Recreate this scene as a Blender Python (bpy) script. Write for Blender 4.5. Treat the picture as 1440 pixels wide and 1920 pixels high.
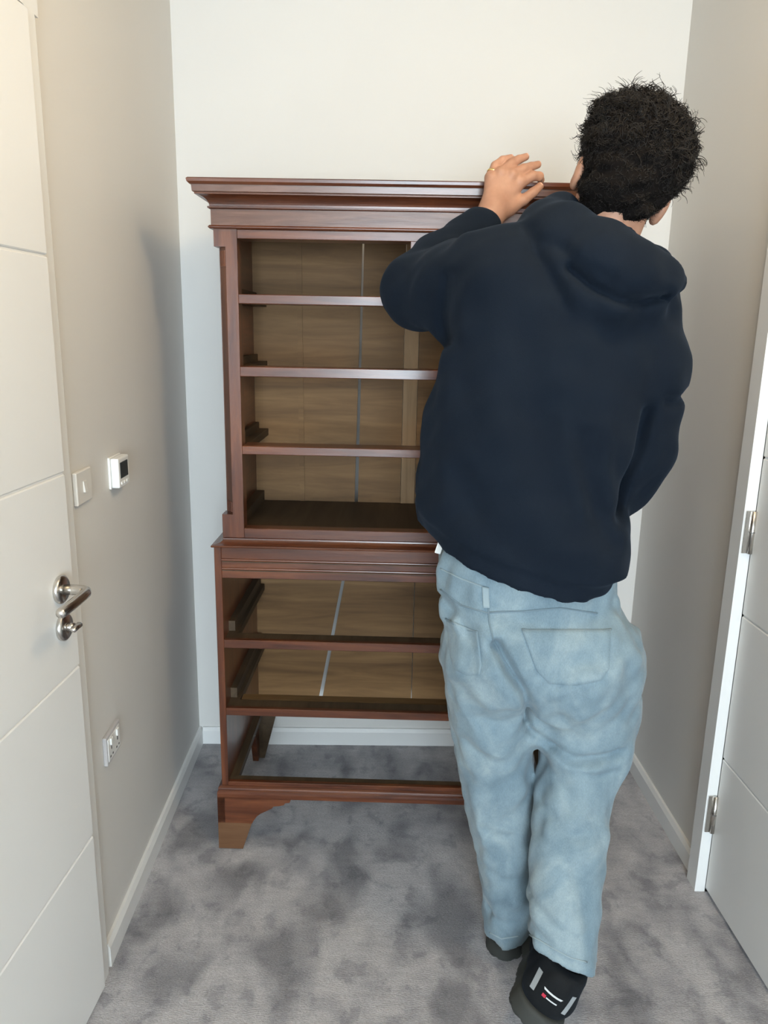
import bpy, bmesh, math, random
import numpy as np
from mathutils import Vector, Matrix
from mathutils.bvhtree import BVHTree

random.seed(7); rng = np.random.default_rng(7)
for o in list(bpy.data.objects): bpy.data.objects.remove(o, do_unlink=True)
S = bpy.context.scene
COL = S.collection

# ------------------------------------------------------------------ camera
FPX = 1438.0; CAMH = 1.40
R3 = np.zeros((3, 3))
def _ray(u, v): return np.array([(u-720)/FPX, -(v-960)/FPX, -1.0])
_d = _ray(700, 616); _d /= np.linalg.norm(_d)
_n = _ray(605, 6982); _n /= np.linalg.norm(_n)
_u = -_n - _d*np.dot(-_n, _d); _u /= np.linalg.norm(_u)
R3[:] = [np.cross(_d, _u), _d, _u]
cam = bpy.data.cameras.new('camera'); camo = bpy.data.objects.new('camera', cam); COL.objects.link(camo)
cam.sensor_fit = 'VERTICAL'; cam.sensor_height = 36; cam.sensor_width = 27; cam.lens = FPX/1920*36
cam.clip_start = 0.02
m = Matrix([list(R3[0])+[0], list(R3[1])+[0], list(R3[2])+[CAMH], [0, 0, 0, 1]])
camo.matrix_world = m
S.camera = camo
def at(u, v, Y):
    """world point seen at a photo pixel on the plane at depth Y (survey helper)"""
    r = R3 @ _ray(u, v); return np.array([0, 0, CAMH]) + r*(Y/r[1])

# ------------------------------------------------------------------ world, light, exposure
w = bpy.data.worlds.new('world'); S.world = w; w.use_nodes = True
w.node_tree.nodes['Background'].inputs[0].default_value = (0.75, 0.87, 1.0, 1)
w.node_tree.nodes['Background'].inputs[1].default_value = 0.25
def area(name, loc, rot, sx, sy, col, energy, shape='RECTANGLE', spread=180):
    l = bpy.data.lights.new(name, 'AREA'); l.shape = shape; l.size = sx; l.size_y = sy
    l.color = col; l.energy = energy; l.spread = math.radians(spread)
    o = bpy.data.objects.new(name, l); COL.objects.link(o); o.location = loc; o.rotation_euler = rot
    return o
WIN = (0.15, 1.35, 1.25, 1.50)      # window behind the camera: centre x, centre z, width, height
area('window_daylight', (WIN[0], -3.36, WIN[1]), (math.radians(90), 0, 0), WIN[2], WIN[3], (0.75, 0.89, 1.0), 122)
LAMP = (0.50, 0.90, 2.24)             # warm pendant globe, above the frame
_pl = bpy.data.lights.new('pendant_light', 'POINT'); _pl.shadow_soft_size = 0.085; _pl.color = (1.0, 0.75, 0.44); _pl.energy = 14
_po = bpy.data.objects.new('pendant_light', _pl); COL.objects.link(_po); _po.location = LAMP
S.view_settings.view_transform = 'Standard'; S.view_settings.look = 'None'
S.view_settings.gamma = 1; S.view_settings.use_curve_mapping = False
S.view_settings.exposure = 0.56

# ------------------------------------------------------------------ materials
def mat(name, col, rough=0.5, metal=0, spec=0.5, coat=0, sheen=0):
    m = bpy.data.materials.new(name); m.use_nodes = True
    b = m.node_tree.nodes['Principled BSDF']
    b.inputs['Base Color'].default_value = (*col, 1); b.inputs['Roughness'].default_value = rough
    b.inputs['Metallic'].default_value = metal; b.inputs['Specular IOR Level'].default_value = spec
    b.inputs['Coat Weight'].default_value = coat; b.inputs['Sheen Weight'].default_value = sheen
    return m
def nodes(m): return m.node_tree.nodes, m.node_tree.links, m.node_tree.nodes['Principled BSDF']
def noise(m, scale, detail=4, rough=0.5, vec=(1, 1, 1), dist=0.0):
    N, L, b = nodes(m)
    tc = N.new('ShaderNodeTexCoord'); mp = N.new('ShaderNodeMapping'); mp.inputs['Scale'].default_value = vec
    n = N.new('ShaderNodeTexNoise'); n.inputs['Scale'].default_value = scale; n.inputs['Detail'].default_value = detail
    n.inputs['Roughness'].default_value = rough; n.inputs['Distortion'].default_value = dist
    L.new(tc.outputs['Object'], mp.inputs['Vector']); L.new(mp.outputs['Vector'], n.inputs['Vector'])
    return n
def ramp(m, src, stops):
    N, L, b = nodes(m); r = N.new('ShaderNodeValToRGB')
    e = r.color_ramp.elements
    while len(e) < len(stops): e.new(0.5)
    for k, (p, c) in enumerate(stops): e[k].position = p; e[k].color = (*c, 1)
    L.new(src, r.inputs['Fac']); return r.outputs['Color']
def mixc(m, fac, a, b2, mode='MIX'):
    N, L, b = nodes(m); x = N.new('ShaderNodeMix'); x.data_type = 'RGBA'; x.blend_type = mode
    if isinstance(fac, float): x.inputs[0].default_value = fac
    else: L.new(fac, x.inputs[0])
    L.new(a, x.inputs[6]); L.new(b2, x.inputs[7]); return x.outputs[2]
def bump(m, src, strength, dist):
    N, L, b = nodes(m); bp = N.new('ShaderNodeBump'); bp.inputs['Strength'].default_value = strength
    bp.inputs['Distance'].default_value = dist; L.new(src, bp.inputs['Height']); L.new(bp.outputs['Normal'], b.inputs['Normal'])
def setcol(m, out): N, L, b = nodes(m); L.new(out, b.inputs['Base Color'])

def wood(name, stops, axis, rough=0.33, coat=0.32, spec=0.5, grain=14):
    m = mat(name, stops[0][1], rough, 0, spec, coat)
    v = {'x': (0.09, 1, 1), 'z': (1, 1, 0.09), 'y': (1, 0.09, 1)}[axis]
    n = noise(m, grain*3, 7, 0.62, v, 0.6); n2 = noise(m, 3.0, 3, 0.5, v)
    c1 = ramp(m, n.outputs['Fac'], stops); nodes(m)[2].inputs['Coat Roughness'].default_value = 0.16
    c2 = ramp(m, n2.outputs['Fac'], [(0.3, (0.62, 0.62, 0.62)), (0.75, (1.15, 1.1, 1.05))])
    setcol(m, mixc(m, 1.0, c1, c2, 'MULTIPLY'))
    n3 = noise(m, grain*9, 4, 0.6, v); bump(m, n3.outputs['Fac'], 0.25, 0.001)
    return m
RED = [(0.28, (0.048, 0.013, 0.006)), (0.5, (0.125, 0.036, 0.014)), (0.72, (0.215, 0.070, 0.026))]
M = {}
M['mahog_x'] = wood('mahogany_horizontal', RED, 'x')
M['mahog_z'] = wood('mahogany_vertical', RED, 'z')
M['mahog_y'] = wood('mahogany_side', RED, 'y')
M['frieze'] = wood('figured_frieze_veneer', [(0.3, (0.075, 0.028, 0.018)), (0.52, (0.15, 0.07, 0.045)), (0.7, (0.23, 0.12, 0.085))], 'x', 0.32, 0.2)
M['oak'] = wood('aged_oak_boards', [(0.25, (0.110, 0.058, 0.022)), (0.5, (0.195, 0.108, 0.043)), (0.75, (0.275, 0.160, 0.068))], 'x', 0.62, 0, 0.3, 9)
M['oak_light'] = wood('pale_oak_strip', [(0.25, (0.22, 0.14, 0.07)), (0.5, (0.33, 0.215, 0.115)), (0.75, (0.40, 0.27, 0.15))], 'z', 0.6, 0, 0.3, 9)
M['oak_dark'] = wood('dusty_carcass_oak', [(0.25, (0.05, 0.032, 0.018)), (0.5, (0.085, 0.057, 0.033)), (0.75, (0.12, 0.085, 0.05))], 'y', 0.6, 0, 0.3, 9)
M['footpad'] = wood('pale_foot_block', [(0.25, (0.10, 0.042, 0.016)), (0.5, (0.16, 0.072, 0.029)), (0.75, (0.20, 0.10, 0.045))], 'x', 0.5, 0.05)

def paint(name, col, rough, bs=0.05):
    m = mat(name, col, rough, 0, 0.35)
    n = noise(m, 160, 3, 0.6); bump(m, n.outputs['Fac'], bs, 0.002)
    n2 = noise(m, 1.3, 2)
    c = ramp(m, n2.outputs['Fac'], [(0.3, tuple(x*0.97 for x in col)), (0.7, tuple(min(1, x*1.02) for x in col))]); setcol(m, c)
    return m
M['wall'] = paint('white_wall_emulsion', (0.715, 0.70, 0.67), 0.75)
M['ceil'] = paint('white_ceiling_emulsion', (0.76, 0.75, 0.72), 0.85)
M['trim'] = paint('white_satin_trim', (0.80, 0.80, 0.785), 0.38, 0.02)
M['door'] = paint('white_satin_door', (0.79, 0.785, 0.765), 0.36, 0.02)
M['steel'] = mat('brushed_nickel', (0.62, 0.59, 0.55), 0.24, 1.0)
M['plastic'] = mat('white_plastic', (0.84, 0.84, 0.82), 0.3)
M['plastic2'] = mat('ivory_switch_plastic', (0.74, 0.72, 0.68), 0.35)
M['screen'] = mat('dark_display_glass', (0.02, 0.024, 0.026), 0.12)
M['slot'] = mat('dark_slot', (0.10, 0.10, 0.10), 0.6)
M['greyp'] = mat('grey_socket_plastic', (0.52, 0.51, 0.52), 0.35)

def carpet():
    m = mat('grey_plush_carpet', (0.3, 0.3, 0.31), 0.95, 0, 0.15, 0, 0.35)
    N, L, b = nodes(m)
    a = noise(m, 6.0, 2, 0.55, (1.25, 0.8, 1), 0.35); bb = noise(m, 17, 3, 0.6, (1.0, 0.8, 1), 0.3); f = noise(m, 420, 2, 0.7, (0.35, 1, 1))
    h = noise(m, 60, 4, 0.7, (0.35, 1.2, 1))
    ca = ramp(m, a.outputs['Fac'], [(0.36, (0.215, 0.208, 0.222)), (0.47, (0.355, 0.342, 0.354)), (0.58, (0.465, 0.446, 0.452))])
    cb = ramp(m, bb.outputs['Fac'], [(0.36, (0.72, 0.72, 0.74)), (0.45, (1, 1, 1)), (0.7, (1.10, 1.09, 1.08))])
    cf = ramp(m, f.outputs['Fac'], [(0.25, (0.72, 0.72, 0.72)), (0.75, (1.22, 1.22, 1.22))])
    ch = ramp(m, h.outputs['Fac'], [(0.3, (0.86, 0.86, 0.86)), (0.7, (1.12, 1.12, 1.12))])
    c = mixc(m, 1.0, ca, cb, 'MULTIPLY'); c = mixc(m, 1.0, c, cf, 'MULTIPLY'); c = mixc(m, 1.0, c, ch, 'MULTIPLY')
    setcol(m, c); bump(m, f.outputs['Fac'], 0.7, 0.006)
    return m
M['carpet'] = carpet()

def denim():
    m = mat('light_wash_denim', (0.3, 0.42, 0.5), 0.85, 0, 0.2, 0, 0.15)
    a = noise(m, 9, 4, 0.6, (1, 1, 0.6), 0.8); b = noise(m, 34, 4, 0.65, (1, 1, 0.7)); f = noise(m, 700, 2, 0.6, (1, 1, 0.3))
    ca = ramp(m, a.outputs['Fac'], [(0.3, (0.135, 0.195, 0.235)), (0.50, (0.190, 0.258, 0.297)), (0.72, (0.275, 0.340, 0.362))])
    cb = ramp(m, b.outputs['Fac'], [(0.3, (0.86, 0.88, 0.9)), (0.65, (1.07, 1.06, 1.05))])
    cf = ramp(m, f.outputs['Fac'], [(0.3, (0.9, 0.9, 0.9)), (0.7, (1.1, 1.1, 1.1))])
    setcol(m, mixc(m, 1.0, mixc(m, 1.0, ca, cb, 'MULTIPLY'), cf, 'MULTIPLY')); bump(m, f.outputs['Fac'], 0.3, 0.001)
    return m
M['denim'] = denim()
M['denim_seam'] = mat('denim_seam_thread', (0.145, 0.20, 0.235), 0.85)
M['denim_hi'] = mat('faded_denim_edge', (0.255, 0.322, 0.35), 0.85)
def fleece(name, c0, c1):
    m = mat(name, c0, 0.92, 0, 0.10, 0, 0.07)
    N, L, b = nodes(m); b.inputs['Sheen Tint'].default_value = (0.25, 0.35, 0.5, 1)
    a = noise(m, 7, 3); f = noise(m, 520, 2, 0.6)
    setcol(m, ramp(m, a.outputs['Fac'], [(0.3, c0), (0.7, c1)])); bump(m, f.outputs['Fac'], 0.25, 0.001)
    return m
M['navy'] = fleece('navy_fleece', (0.0055, 0.0090, 0.0155), (0.0075, 0.0120, 0.0200))
M['navy_rib'] = fleece('navy_ribbing', (0.006, 0.010, 0.018), (0.0085, 0.0135, 0.023))
def skin():
    m = mat('skin', (0.5, 0.26, 0.16), 0.5, 0, 0.35)
    N, L, b = nodes(m); b.inputs['Subsurface Weight'].default_value = 0.12; b.inputs['Subsurface Radius'].default_value = (0.01, 0.004, 0.002)
    a = noise(m, 28, 4, 0.6)
    setcol(m, ramp(m, a.outputs['Fac'], [(0.3, (0.36, 0.185, 0.12)), (0.7, (0.46, 0.25, 0.165))]))
    f = noise(m, 300, 3); bump(m, f.outputs['Fac'], 0.12, 0.001)
    return m
M['skin'] = skin()
M['nail'] = mat('finger_nail', (0.60, 0.36, 0.27), 0.3)
M['hair'] = mat('black_hair', (0.0075, 0.0062, 0.006), 0.50, 0, 0.3)
M['hair_cap'] = mat('black_hair_mass', (0.0065, 0.0055, 0.0052), 0.95, 0, 0.05)
M['gold'] = mat('gold', (0.95, 0.72, 0.30), 0.2, 1.0)
M['shoe'] = fleece('black_shoe_mesh', (0.008, 0.009, 0.010), (0.014, 0.015, 0.016))
M['sole'] = mat('dark_grey_rubber', (0.030, 0.032, 0.028), 0.75)
M['shoegrey'] = mat('grey_reflective_patch', (0.30, 0.32, 0.33), 0.4)
M['shoewhite'] = mat('white_print', (0.62, 0.63, 0.62), 0.5)
M['red'] = mat('red_print', (0.5, 0.03, 0.06), 0.5)
M['eye'] = mat('eye', (0.75, 0.72, 0.68), 0.15)
M['cotton'] = mat('white_cotton', (0.75, 0.74, 0.70), 0.85)
M['lamp'] = mat('lamp_glass', (0.9, 0.88, 0.82), 0.4)
_b = M['lamp'].node_tree.nodes['Principled BSDF']; _b.inputs['Emission Color'].default_value = (1, 0.85, 0.62, 1); _b.inputs['Emission Strength'].default_value = 3.0
M['glass'] = mat('window_glass', (1, 1, 1), 0.0)
M['glass'].node_tree.nodes['Principled BSDF'].inputs['Transmission Weight'].default_value = 1.0

# ------------------------------------------------------------------ object helpers
def link(name, me, m=None, parent=None, smooth=False):
    o = bpy.data.objects.new(name, me); COL.objects.link(o)
    if m is not None: me.materials.append(m)
    if smooth: me.polygons.foreach_set('use_smooth', [True]*len(me.polygons))
    if parent is not None: o.parent = parent
    return o
def obj(name, bm, m, parent=None, smooth=False):
    bmesh.ops.recalc_face_normals(bm, faces=bm.faces)
    me = bpy.data.meshes.new(name); bm.to_mesh(me); bm.free()
    return link(name, me, m, parent, smooth)
def tag(o, label, cat, group=None):
    o['label'] = label; o['category'] = cat
    if group: o['group'] = group
    return o
def struct(o, label=None):
    o['kind'] = 'structure'
    if label: o['label'] = label
    return o
def box(bm, x0, x1, y0, y1, z0, z1, bev=0.0, seg=1):
    r = bmesh.ops.create_cube(bm, size=1.0)
    for v in r['verts']:
        v.co = Vector(((x0+x1)/2+v.co.x*(x1-x0), (y0+y1)/2+v.co.y*(y1-y0), (z0+z1)/2+v.co.z*(z1-z0)))
    if bev > 0:
        ed = list({e for v in r['verts'] for e in v.link_edges})
        bmesh.ops.bevel(bm, geom=ed, offset=bev, segments=seg, affect='EDGES', profile=0.5)
    return bm
def B(*a, **k): return box(bmesh.new(), *a, **k)
def prism(bm, pts, axis, a0, a1):
    """polygon pts (2D) extruded along axis"""
    def co(p, t):
        return {'x': (t, p[0], p[1]), 'y': (p[0], t, p[1]), 'z': (p[0], p[1], t)}[axis]
    v0 = [bm.verts.new(co(p, a0)) for p in pts]; v1 = [bm.verts.new(co(p, a1)) for p in pts]
    n = len(pts)
    bm.faces.new(v0); bm.faces.new(v1[::-1])
    for i in range(n): bm.faces.new((v0[i], v0[(i+1) % n], v1[(i+1) % n], v1[i]))
    return bm
def tube(bm, pts, rad, seg=10, cap=True):
    pts = [Vector(p) for p in pts]; rings = []
    rad = rad if hasattr(rad, '__len__') else [rad]*len(pts)
    t = (pts[1]-pts[0]).normalized(); nrm = t.orthogonal().normalized()
    for i, p in enumerate(pts):
        if i == 0: d = pts[1]-pts[0]
        elif i == len(pts)-1: d = pts[-1]-pts[-2]
        else: d = (pts[i+1]-pts[i]).normalized()+(pts[i]-pts[i-1]).normalized()
        d.normalize(); nrm = (nrm-d*nrm.dot(d)).normalized(); bn = d.cross(nrm)
        rings.append([bm.verts.new(p+(nrm*math.cos(2*math.pi*k/seg)+bn*math.sin(2*math.pi*k/seg))*rad[i]) for k in range(seg)])
    for a, b in zip(rings[:-1], rings[1:]):
        for k in range(seg): bm.faces.new((a[k], a[(k+1) % seg], b[(k+1) % seg], b[k]))
    if cap: bm.faces.new(rings[0][::-1]); bm.faces.new(rings[-1])
    return bm
def lathe(bm, prof, origin, axis, seg=24):
    axis = Vector(axis).normalized(); a = axis.orthogonal().normalized(); b = axis.cross(a); o = Vector(origin); rings = []
    for r, h in prof:
        rings.append([bm.verts.new(o+axis*h+(a*math.cos(2*math.pi*k/seg)+b*math.sin(2*math.pi*k/seg))*max(r, 1e-4)) for k in range(seg)])
    for p, q in zip(rings[:-1], rings[1:]):
        for k in range(seg): bm.faces.new((p[k], p[(k+1) % seg], q[(k+1) % seg], q[k]))
    bm.faces.new(rings[0][::-1]); bm.faces.new(rings[-1]); return bm
def empty(name, loc, rz=0):
    o = bpy.data.objects.new(name, None); COL.objects.link(o); o.location = loc; o.rotation_euler = (0, 0, rz); o.empty_display_size = 0.1
    return o

# ------------------------------------------------------------------ room shell
XL, XR, YB, YF, ZC = -0.577, 0.878, 2.402, -3.40, 2.40
T = 0.10
LD0, LD1 = 0.575, 1.385       # left doorway along Y
RD0, RD1 = 0.885, 1.690       # right doorway along Y
DH = 1.88
struct(obj('floor', B(XL-T, XR+T, YF-T, YB+T, -0.08, 0), M['carpet']), 'plush mottled grey carpet')
struct(obj('ceiling', B(XL-T, XR+T, YF-T, YB+T, ZC, ZC+0.08), M['ceil']))
struct(obj('wall_back', B(XL-T, XR+T, YB, YB+T, 0, ZC), M['wall']), 'cream white wall behind the wooden cabinet')
bm = B(XL-T, XL, LD1, YB, 0, ZC); box(bm, XL-T, XL, YF, LD0, 0, ZC); box(bm, XL-T, XL, LD0, LD1, DH+0.01, ZC)
struct(obj('wall_left', bm, M['wall']))
bm = B(XR, XR+T, RD1, YB, 0, ZC); box(bm, XR, XR+T, YF, RD0, 0, ZC); box(bm, XR, XR+T, RD0, RD1, DH+0.01, ZC)
struct(obj('wall_right', bm, M['wall']))
wx0, wx1 = WIN[0]-WIN[2]/2, WIN[0]+WIN[2]/2; wz0, wz1 = WIN[1]-WIN[3]/2, WIN[1]+WIN[3]/2
bm = B(XL-T, wx0, YF-T, YF, 0, ZC); box(bm, wx1, XR+T, YF-T, YF, 0, ZC); box(bm, wx0, wx1, YF-T, YF, 0, wz0); box(bm, wx0, wx1, YF-T, YF, wz1, ZC)
struct(obj('wall_front', bm, M['wall']))
bm = bmesh.new(); ft = 0.045
box(bm, wx0, wx0+ft, YF-0.07, YF-0.02, wz0, wz1); box(bm, wx1-ft, wx1, YF-0.07, YF-0.02, wz0, wz1)
box(bm, wx0, wx1, YF-0.07, YF-0.02, wz0, wz0+ft); box(bm, wx0, wx1, YF-0.07, YF-0.02, wz1-ft, wz1); box(bm, WIN[0]-0.02, WIN[0]+0.02, YF-0.07, YF-0.02, wz0, wz1)
wo = struct(obj('window_1', bm, M['trim']), 'white framed window behind the viewer')
obj('pane', B(wx0+ft, WIN[0]-0.02, YF-0.05, YF-0.045, wz0+ft, wz1-ft), M['glass'], wo)
obj('pane', B(WIN[0]+0.02, wx1-ft, YF-0.05, YF-0.045, wz0+ft, wz1-ft), M['glass'], wo)

# skirting boards (with a chamfered top edge)
SK = 0.060; SD = 0.013
def skirt_prof(h=SK, d=SD): return [(0, 0), (d, 0), (d, h-0.012), (d*0.55, h), (0, h)]
bm = prism(bmesh.new(), [(XL+p, z) for p, z in skirt_prof()], 'y', LD1+0.056, YB)
struct(obj('baseboard_left', bm, M['trim']))
bm = prism(bmesh.new(), [(XR-p, z) for p, z in skirt_prof()], 'y', RD1+0.072, YB)
struct(obj('baseboard_right', bm, M['trim']))
bm = prism(bmesh.new(), [(YB-p, z) for p, z in skirt_prof()], 'x', XL+SD, XR-SD)
struct(obj('baseboard_back', bm, M['trim']))

# architraves
def archi(x, sgn, y0, y1, ya, yb, name):
    """frame round an opening y0..y1; ya, yb architrave widths"""
    d = 0.012 if sgn > 0 else 0.026
    bm = bmesh.new()
    X = lambda v: x+sgn*v
    def leg(p0, p1):
        # stepped section: flat face, quirk, back bead
        wdt = p1-p0; s = 1 if wdt > 0 else -1; wdt = abs(wdt)
        pr = [(X(-0.05), p0), (X(d), p0), (X(d), p0+s*wdt*0.72), (X(d-0.008), p0+s*wdt*0.76), (X(d-0.008), p0+s*wdt*0.84), (X(d*0.75), p0+s*wdt*0.88), (X(d*0.55), p1), (X(0), p1), (X(0), p0+s*0.004), (X(-0.05), p0+s*0.004)]
        prism(bm, pr, 'z', 0, DH+0.012)
    leg(y1, y1+yb); leg(y0, y0-ya)
    lo, hi = sorted((X(0), X(d)))
    box(bm, lo, hi, y0-ya, y1+yb, DH+0.012, DH+0.075)
    return struct(obj(name, bm, M['trim']))
archi(XL, 1, LD0, LD1, 0.06, 0.055, 'trim_1')
archi(XR, -1, RD0, RD1, 0.07, 0.070, 'trim_2')

# ------------------------------------------------------------------ doors
GZ = [0.012, 0.385, 0.760, 1.135, 1.510, 1.885]
def door_leaf(name, width, thick):
    """leaf in local frame: hinge edge at y=0, runs to y=+width, visible face at x=0, body towards -x"""
    root = empty(name, (0, 0, 0))
    obj('leaf', B(-thick, -0.004, 0, width, 0.012, 1.885, bev=0.001), M['door'], root)
    me = None
    for a, b in zip(GZ[:-1], GZ[1:]):
        o = obj('panel', B(-0.006, 0, 0, width, a+(0.002 if a > 0.02 else 0), b-(0.002 if b < 1.88 else 0), bev=0.0022), M['door'], root)
    return root
# left door: hinged on the near side, resting ajar by a few degrees
ang = math.radians(4.2); WD = 0.796
dl = door_leaf('door_1', WD, 0.038)
lead = Vector((-0.5555, 1.377, 0))
dl.location = (lead.x-math.sin(ang)*WD, lead.y-math.cos(ang)*WD, 0); dl.rotation_euler = (0, 0, -ang)
struct(dl, 'white grooved door standing slightly ajar, steel lever handle')
hz, hy = 0.932, WD-0.056
hand_ = obj('handle_rose', lathe(bmesh.new(), [(0.0, 0), (0.025, 0), (0.026, 0.002), (0.026, 0.007), (0.022, 0.010), (0.0, 0.010)], (0, hy, hz), (1, 0, 0), 28), M['steel'], dl, True)
hand_['label'] = 'round brushed steel rose'
bm = bmesh.new()
lv = [(0.008, hy, hz), (0.030, hy, hz), (0.044, hy-0.001, hz), (0.052, hy-0.006, hz), (0.056, hy-0.016, hz), (0.057, hy-0.035, hz), (0.057, hy-0.075, hz-0.001), (0.057, hy-0.112, hz-0.001), (0.057, hy-0.118, hz-0.001)]
tube(bm, lv, [0.0095, 0.0095, 0.0095, 0.0095, 0.0095, 0.0095, 0.0095, 0.0092, 0.006], 14)
obj('lever_handle', bm, M['steel'], dl, True)
es = obj('lock_escutcheon', lathe(bmesh.new(), [(0.0, 0), (0.025, 0), (0.026, 0.002), (0.026, 0.007), (0.022, 0.010), (0.0, 0.010)], (0, hy, hz-0.072), (1, 0, 0), 28), M['steel'], dl, True)
bm = lathe(bmesh.new(), [(0.0, 0.008), (0.008, 0.009), (0.008, 0.022), (0.0, 0.022)], (0, hy, hz-0.072), (1, 0, 0), 16)
box(bm, 0.020, 0.032, hy-0.016, hy+0.016, hz-0.077, hz-0.067, bev=0.003)
obj('thumb_turn', bm, M['steel'], es, True)

# right door: hinged on its far side, recessed behind the architrave
dr = door_leaf('door_2', 0.800, 0.038)
dr.rotation_euler = (0, 0, math.radians(180+0.9)); dr.location = (0.8775, RD1-0.002, 0)
struct(dr, 'white grooved door with steel hinges beside the skirting')
for z0, z1 in ((0.178, 0.280), (0.912, 1.012), (1.62, 1.72)):
    hg = obj('hinge', lathe(bmesh.new(), [(0.0, 0), (0.0065, 0.0), (0.0065, z1-z0), (0.0, z1-z0)], (0.0045, 0.004, z0), (0, 0, 1), 14), M['steel'], dr, True)
    obj('hinge_leaf', B(0.003, 0.0215, 0.0005, 0.0028, z0, z1, bev=0.0006), M['steel'], hg)
    obj('knuckle_gap', lathe(bmesh.new(), [(0.0, 0), (0.0068, 0.0), (0.0068, 0.0016), (0.0, 0.0016)], (0.0045, 0.004, (z0+z1)/2), (0, 0, 1), 14), M['slot'], hg)

# ------------------------------------------------------------------ wall fittings on the left wall
sw = empty('light_switch', (XL, 1.500, 1.085)); tag(sw, 'ivory light switch plate nearer the door, left of the thermostat', 'switch')
obj('plate', B(0, 0.009, -0.040, 0.040, -0.033, 0.033, bev=0.002), M['plastic2'], sw)
rk = prism(bmesh.new(), [(0.009, -0.011), (0.013, -0.011), (0.0105, 0.011), (0.009, 0.011)], 'y', -0.007, 0.007); obj('rocker', rk, M['plastic2'], sw)
th = empty('thermostat', (XL, 1.700, 1.078)); tag(th, 'white boxy wall thermostat with small dark screen', 'thermostat')
obj('back_plate', B(0, 0.005, -0.036, 0.040, -0.034, 0.036, bev=0.001), M['plastic'], th)
obj('case', B(0.005, 0.023, -0.034, 0.038, -0.032, 0.034, bev=0.003, seg=2), M['plastic'], th)
sc = obj('screen', B(0.0225, 0.0245, -0.024, 0.026, -0.012, 0.024, bev=0.001), M['screen'], th); sc['label'] = 'dark display'
for k in range(3): obj('button', B(0.0225, 0.0248, -0.022+k*0.018, -0.010+k*0.018, -0.026, -0.019, bev=0.001), M['plastic'], th)
so = empty('power_socket', (XL, 1.560, 0.487)); tag(so, 'white wall power socket low on the left wall', 'socket')
obj('plate', B(0, 0.009, -0.045, 0.045, -0.034, 0.034, bev=0.002), M['greyp'], so)
obj('face', B(0.009, 0.0105, -0.038, 0.038, -0.027, 0.027, bev=0.0005), M['plastic'], so)
for yy in (-0.02, 0.02):
    obj('rocker', B(0.010, 0.014, yy-0.006, yy+0.006, 0.008, 0.024, bev=0.001), M['plastic'], so)
    bm = B(0.0103, 0.0112, yy-0.002, yy+0.002, -0.004, 0.004); box(bm, 0.0103, 0.0112, yy-0.010, yy-0.005, -0.020, -0.016); box(bm, 0.0103, 0.0112, yy+0.005, yy+0.010, -0.020, -0.016)
    obj('pin_slots', bm, M['slot'], so)

lamp = empty('pendant_lamp', (LAMP[0], LAMP[1], ZC)); tag(lamp, 'small round pendant lamp hanging from the ceiling', 'lamp')
obj('ceiling_rose', lathe(bmesh.new(), [(0, 0), (0.05, 0), (0.048, -0.015), (0.03, -0.025), (0, -0.025)], (0, 0, 0), (0, 0, 1), 24), M['trim'], lamp)
obj('cord', tube(bmesh.new(), [(0, 0, -0.02), (0, 0, -0.04), (0, 0, -0.062)], 0.003, 8), M['trim'], lamp)
_c = LAMP[2]-ZC
obj('lamp_cap', lathe(bmesh.new(), [(0, 0.100), (0.03, 0.100), (0.034, 0.088), (0.036, 0.078), (0, 0.078)], (0, 0, _c), (0, 0, 1), 24), M['trim'], lamp)
# open wire cage round the bulb, so that the bulb itself lights the room
for k in range(6):
    a = k*math.pi/6
    obj('cage_wire', tube(bmesh.new(), [(0.105*math.cos(a)*math.sin(t), 0.105*math.sin(a)*math.sin(t), _c-0.105*math.cos(t)) for t in np.linspace(-2.6, 2.6, 25)], 0.0012, 5), M['trim'], lamp)

# ------------------------------------------------------------------ cabinet (chest on chest, drawers out)
cab = empty('tallboy_cabinet', (0.095, 1.838, 0), math.radians(-2.0))
tag(cab, 'tall antique mahogany chest with all its drawers taken out', 'cabinet')
UW, UY, UB = 0.468, 0.020, 0.385      # upper half width, front, back
LW, LB = 0.487, 0.470                 # lower half width, back
def part(name, bm, m, parent=None, label=None, smooth=False):
    o = obj(name, bm, M[m], parent or cab, smooth)
    if label: o['label'] = label
    return o
def sweep(prof, hw, yf, yb):
    """moulding profile [(out, z)] swept round left side, front, right side"""
    bm = bmesh.new(); rings = []
    for o_, z in prof:
        rings.append([bm.verts.new(c) for c in ((-hw-o_, yb, z), (-hw-o_, yf-o_, z), (hw+o_, yf-o_, z), (hw+o_, yb, z))])
    n = len(rings)
    for i in range(n):
        a, b = rings[i], rings[(i+1) % n]
        for k in range(3): bm.faces.new((a[k], a[k+1], b[k+1], b[k]))
    bm.faces.new([r[0] for r in rings]); bm.faces.new([r[3] for r in rings][::-1])
    return bm
# cornice
part('cornice_cap', sweep([(-0.02, 1.7195), (0.044, 1.7195), (0.047, 1.717), (0.046, 1.711), (0.041, 1.706), (-0.02, 1.706)], UW, UY, UB), 'mahog_x')
part('cornice_fascia', sweep([(-0.02, 1.706), (0.038, 1.706), (0.037, 1.692), (0.034, 1.690), (-0.02, 1.690)], UW, UY, UB), 'frieze')
cove = [(-0.02, 1.690), (0.033, 1.690)]
for k in range(9):
    a = k/8*math.pi/2; cove.append((0.033-0.027*math.sin(a), 1.687-0.022*(1-math.cos(a))))
cove += [(0.010, 1.664), (0.010, 1.661), (0.006, 1.659), (-0.02, 1.659)]
part('cornice_cove', sweep(cove, UW, UY, UB), 'mahog_x')
part('frieze', sweep([(-0.02, 1.659), (0.004, 1.659), (0.004, 1.624), (-0.02, 1.624)], UW, UY, UB), 'frieze', label='figured veneer frieze')
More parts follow.
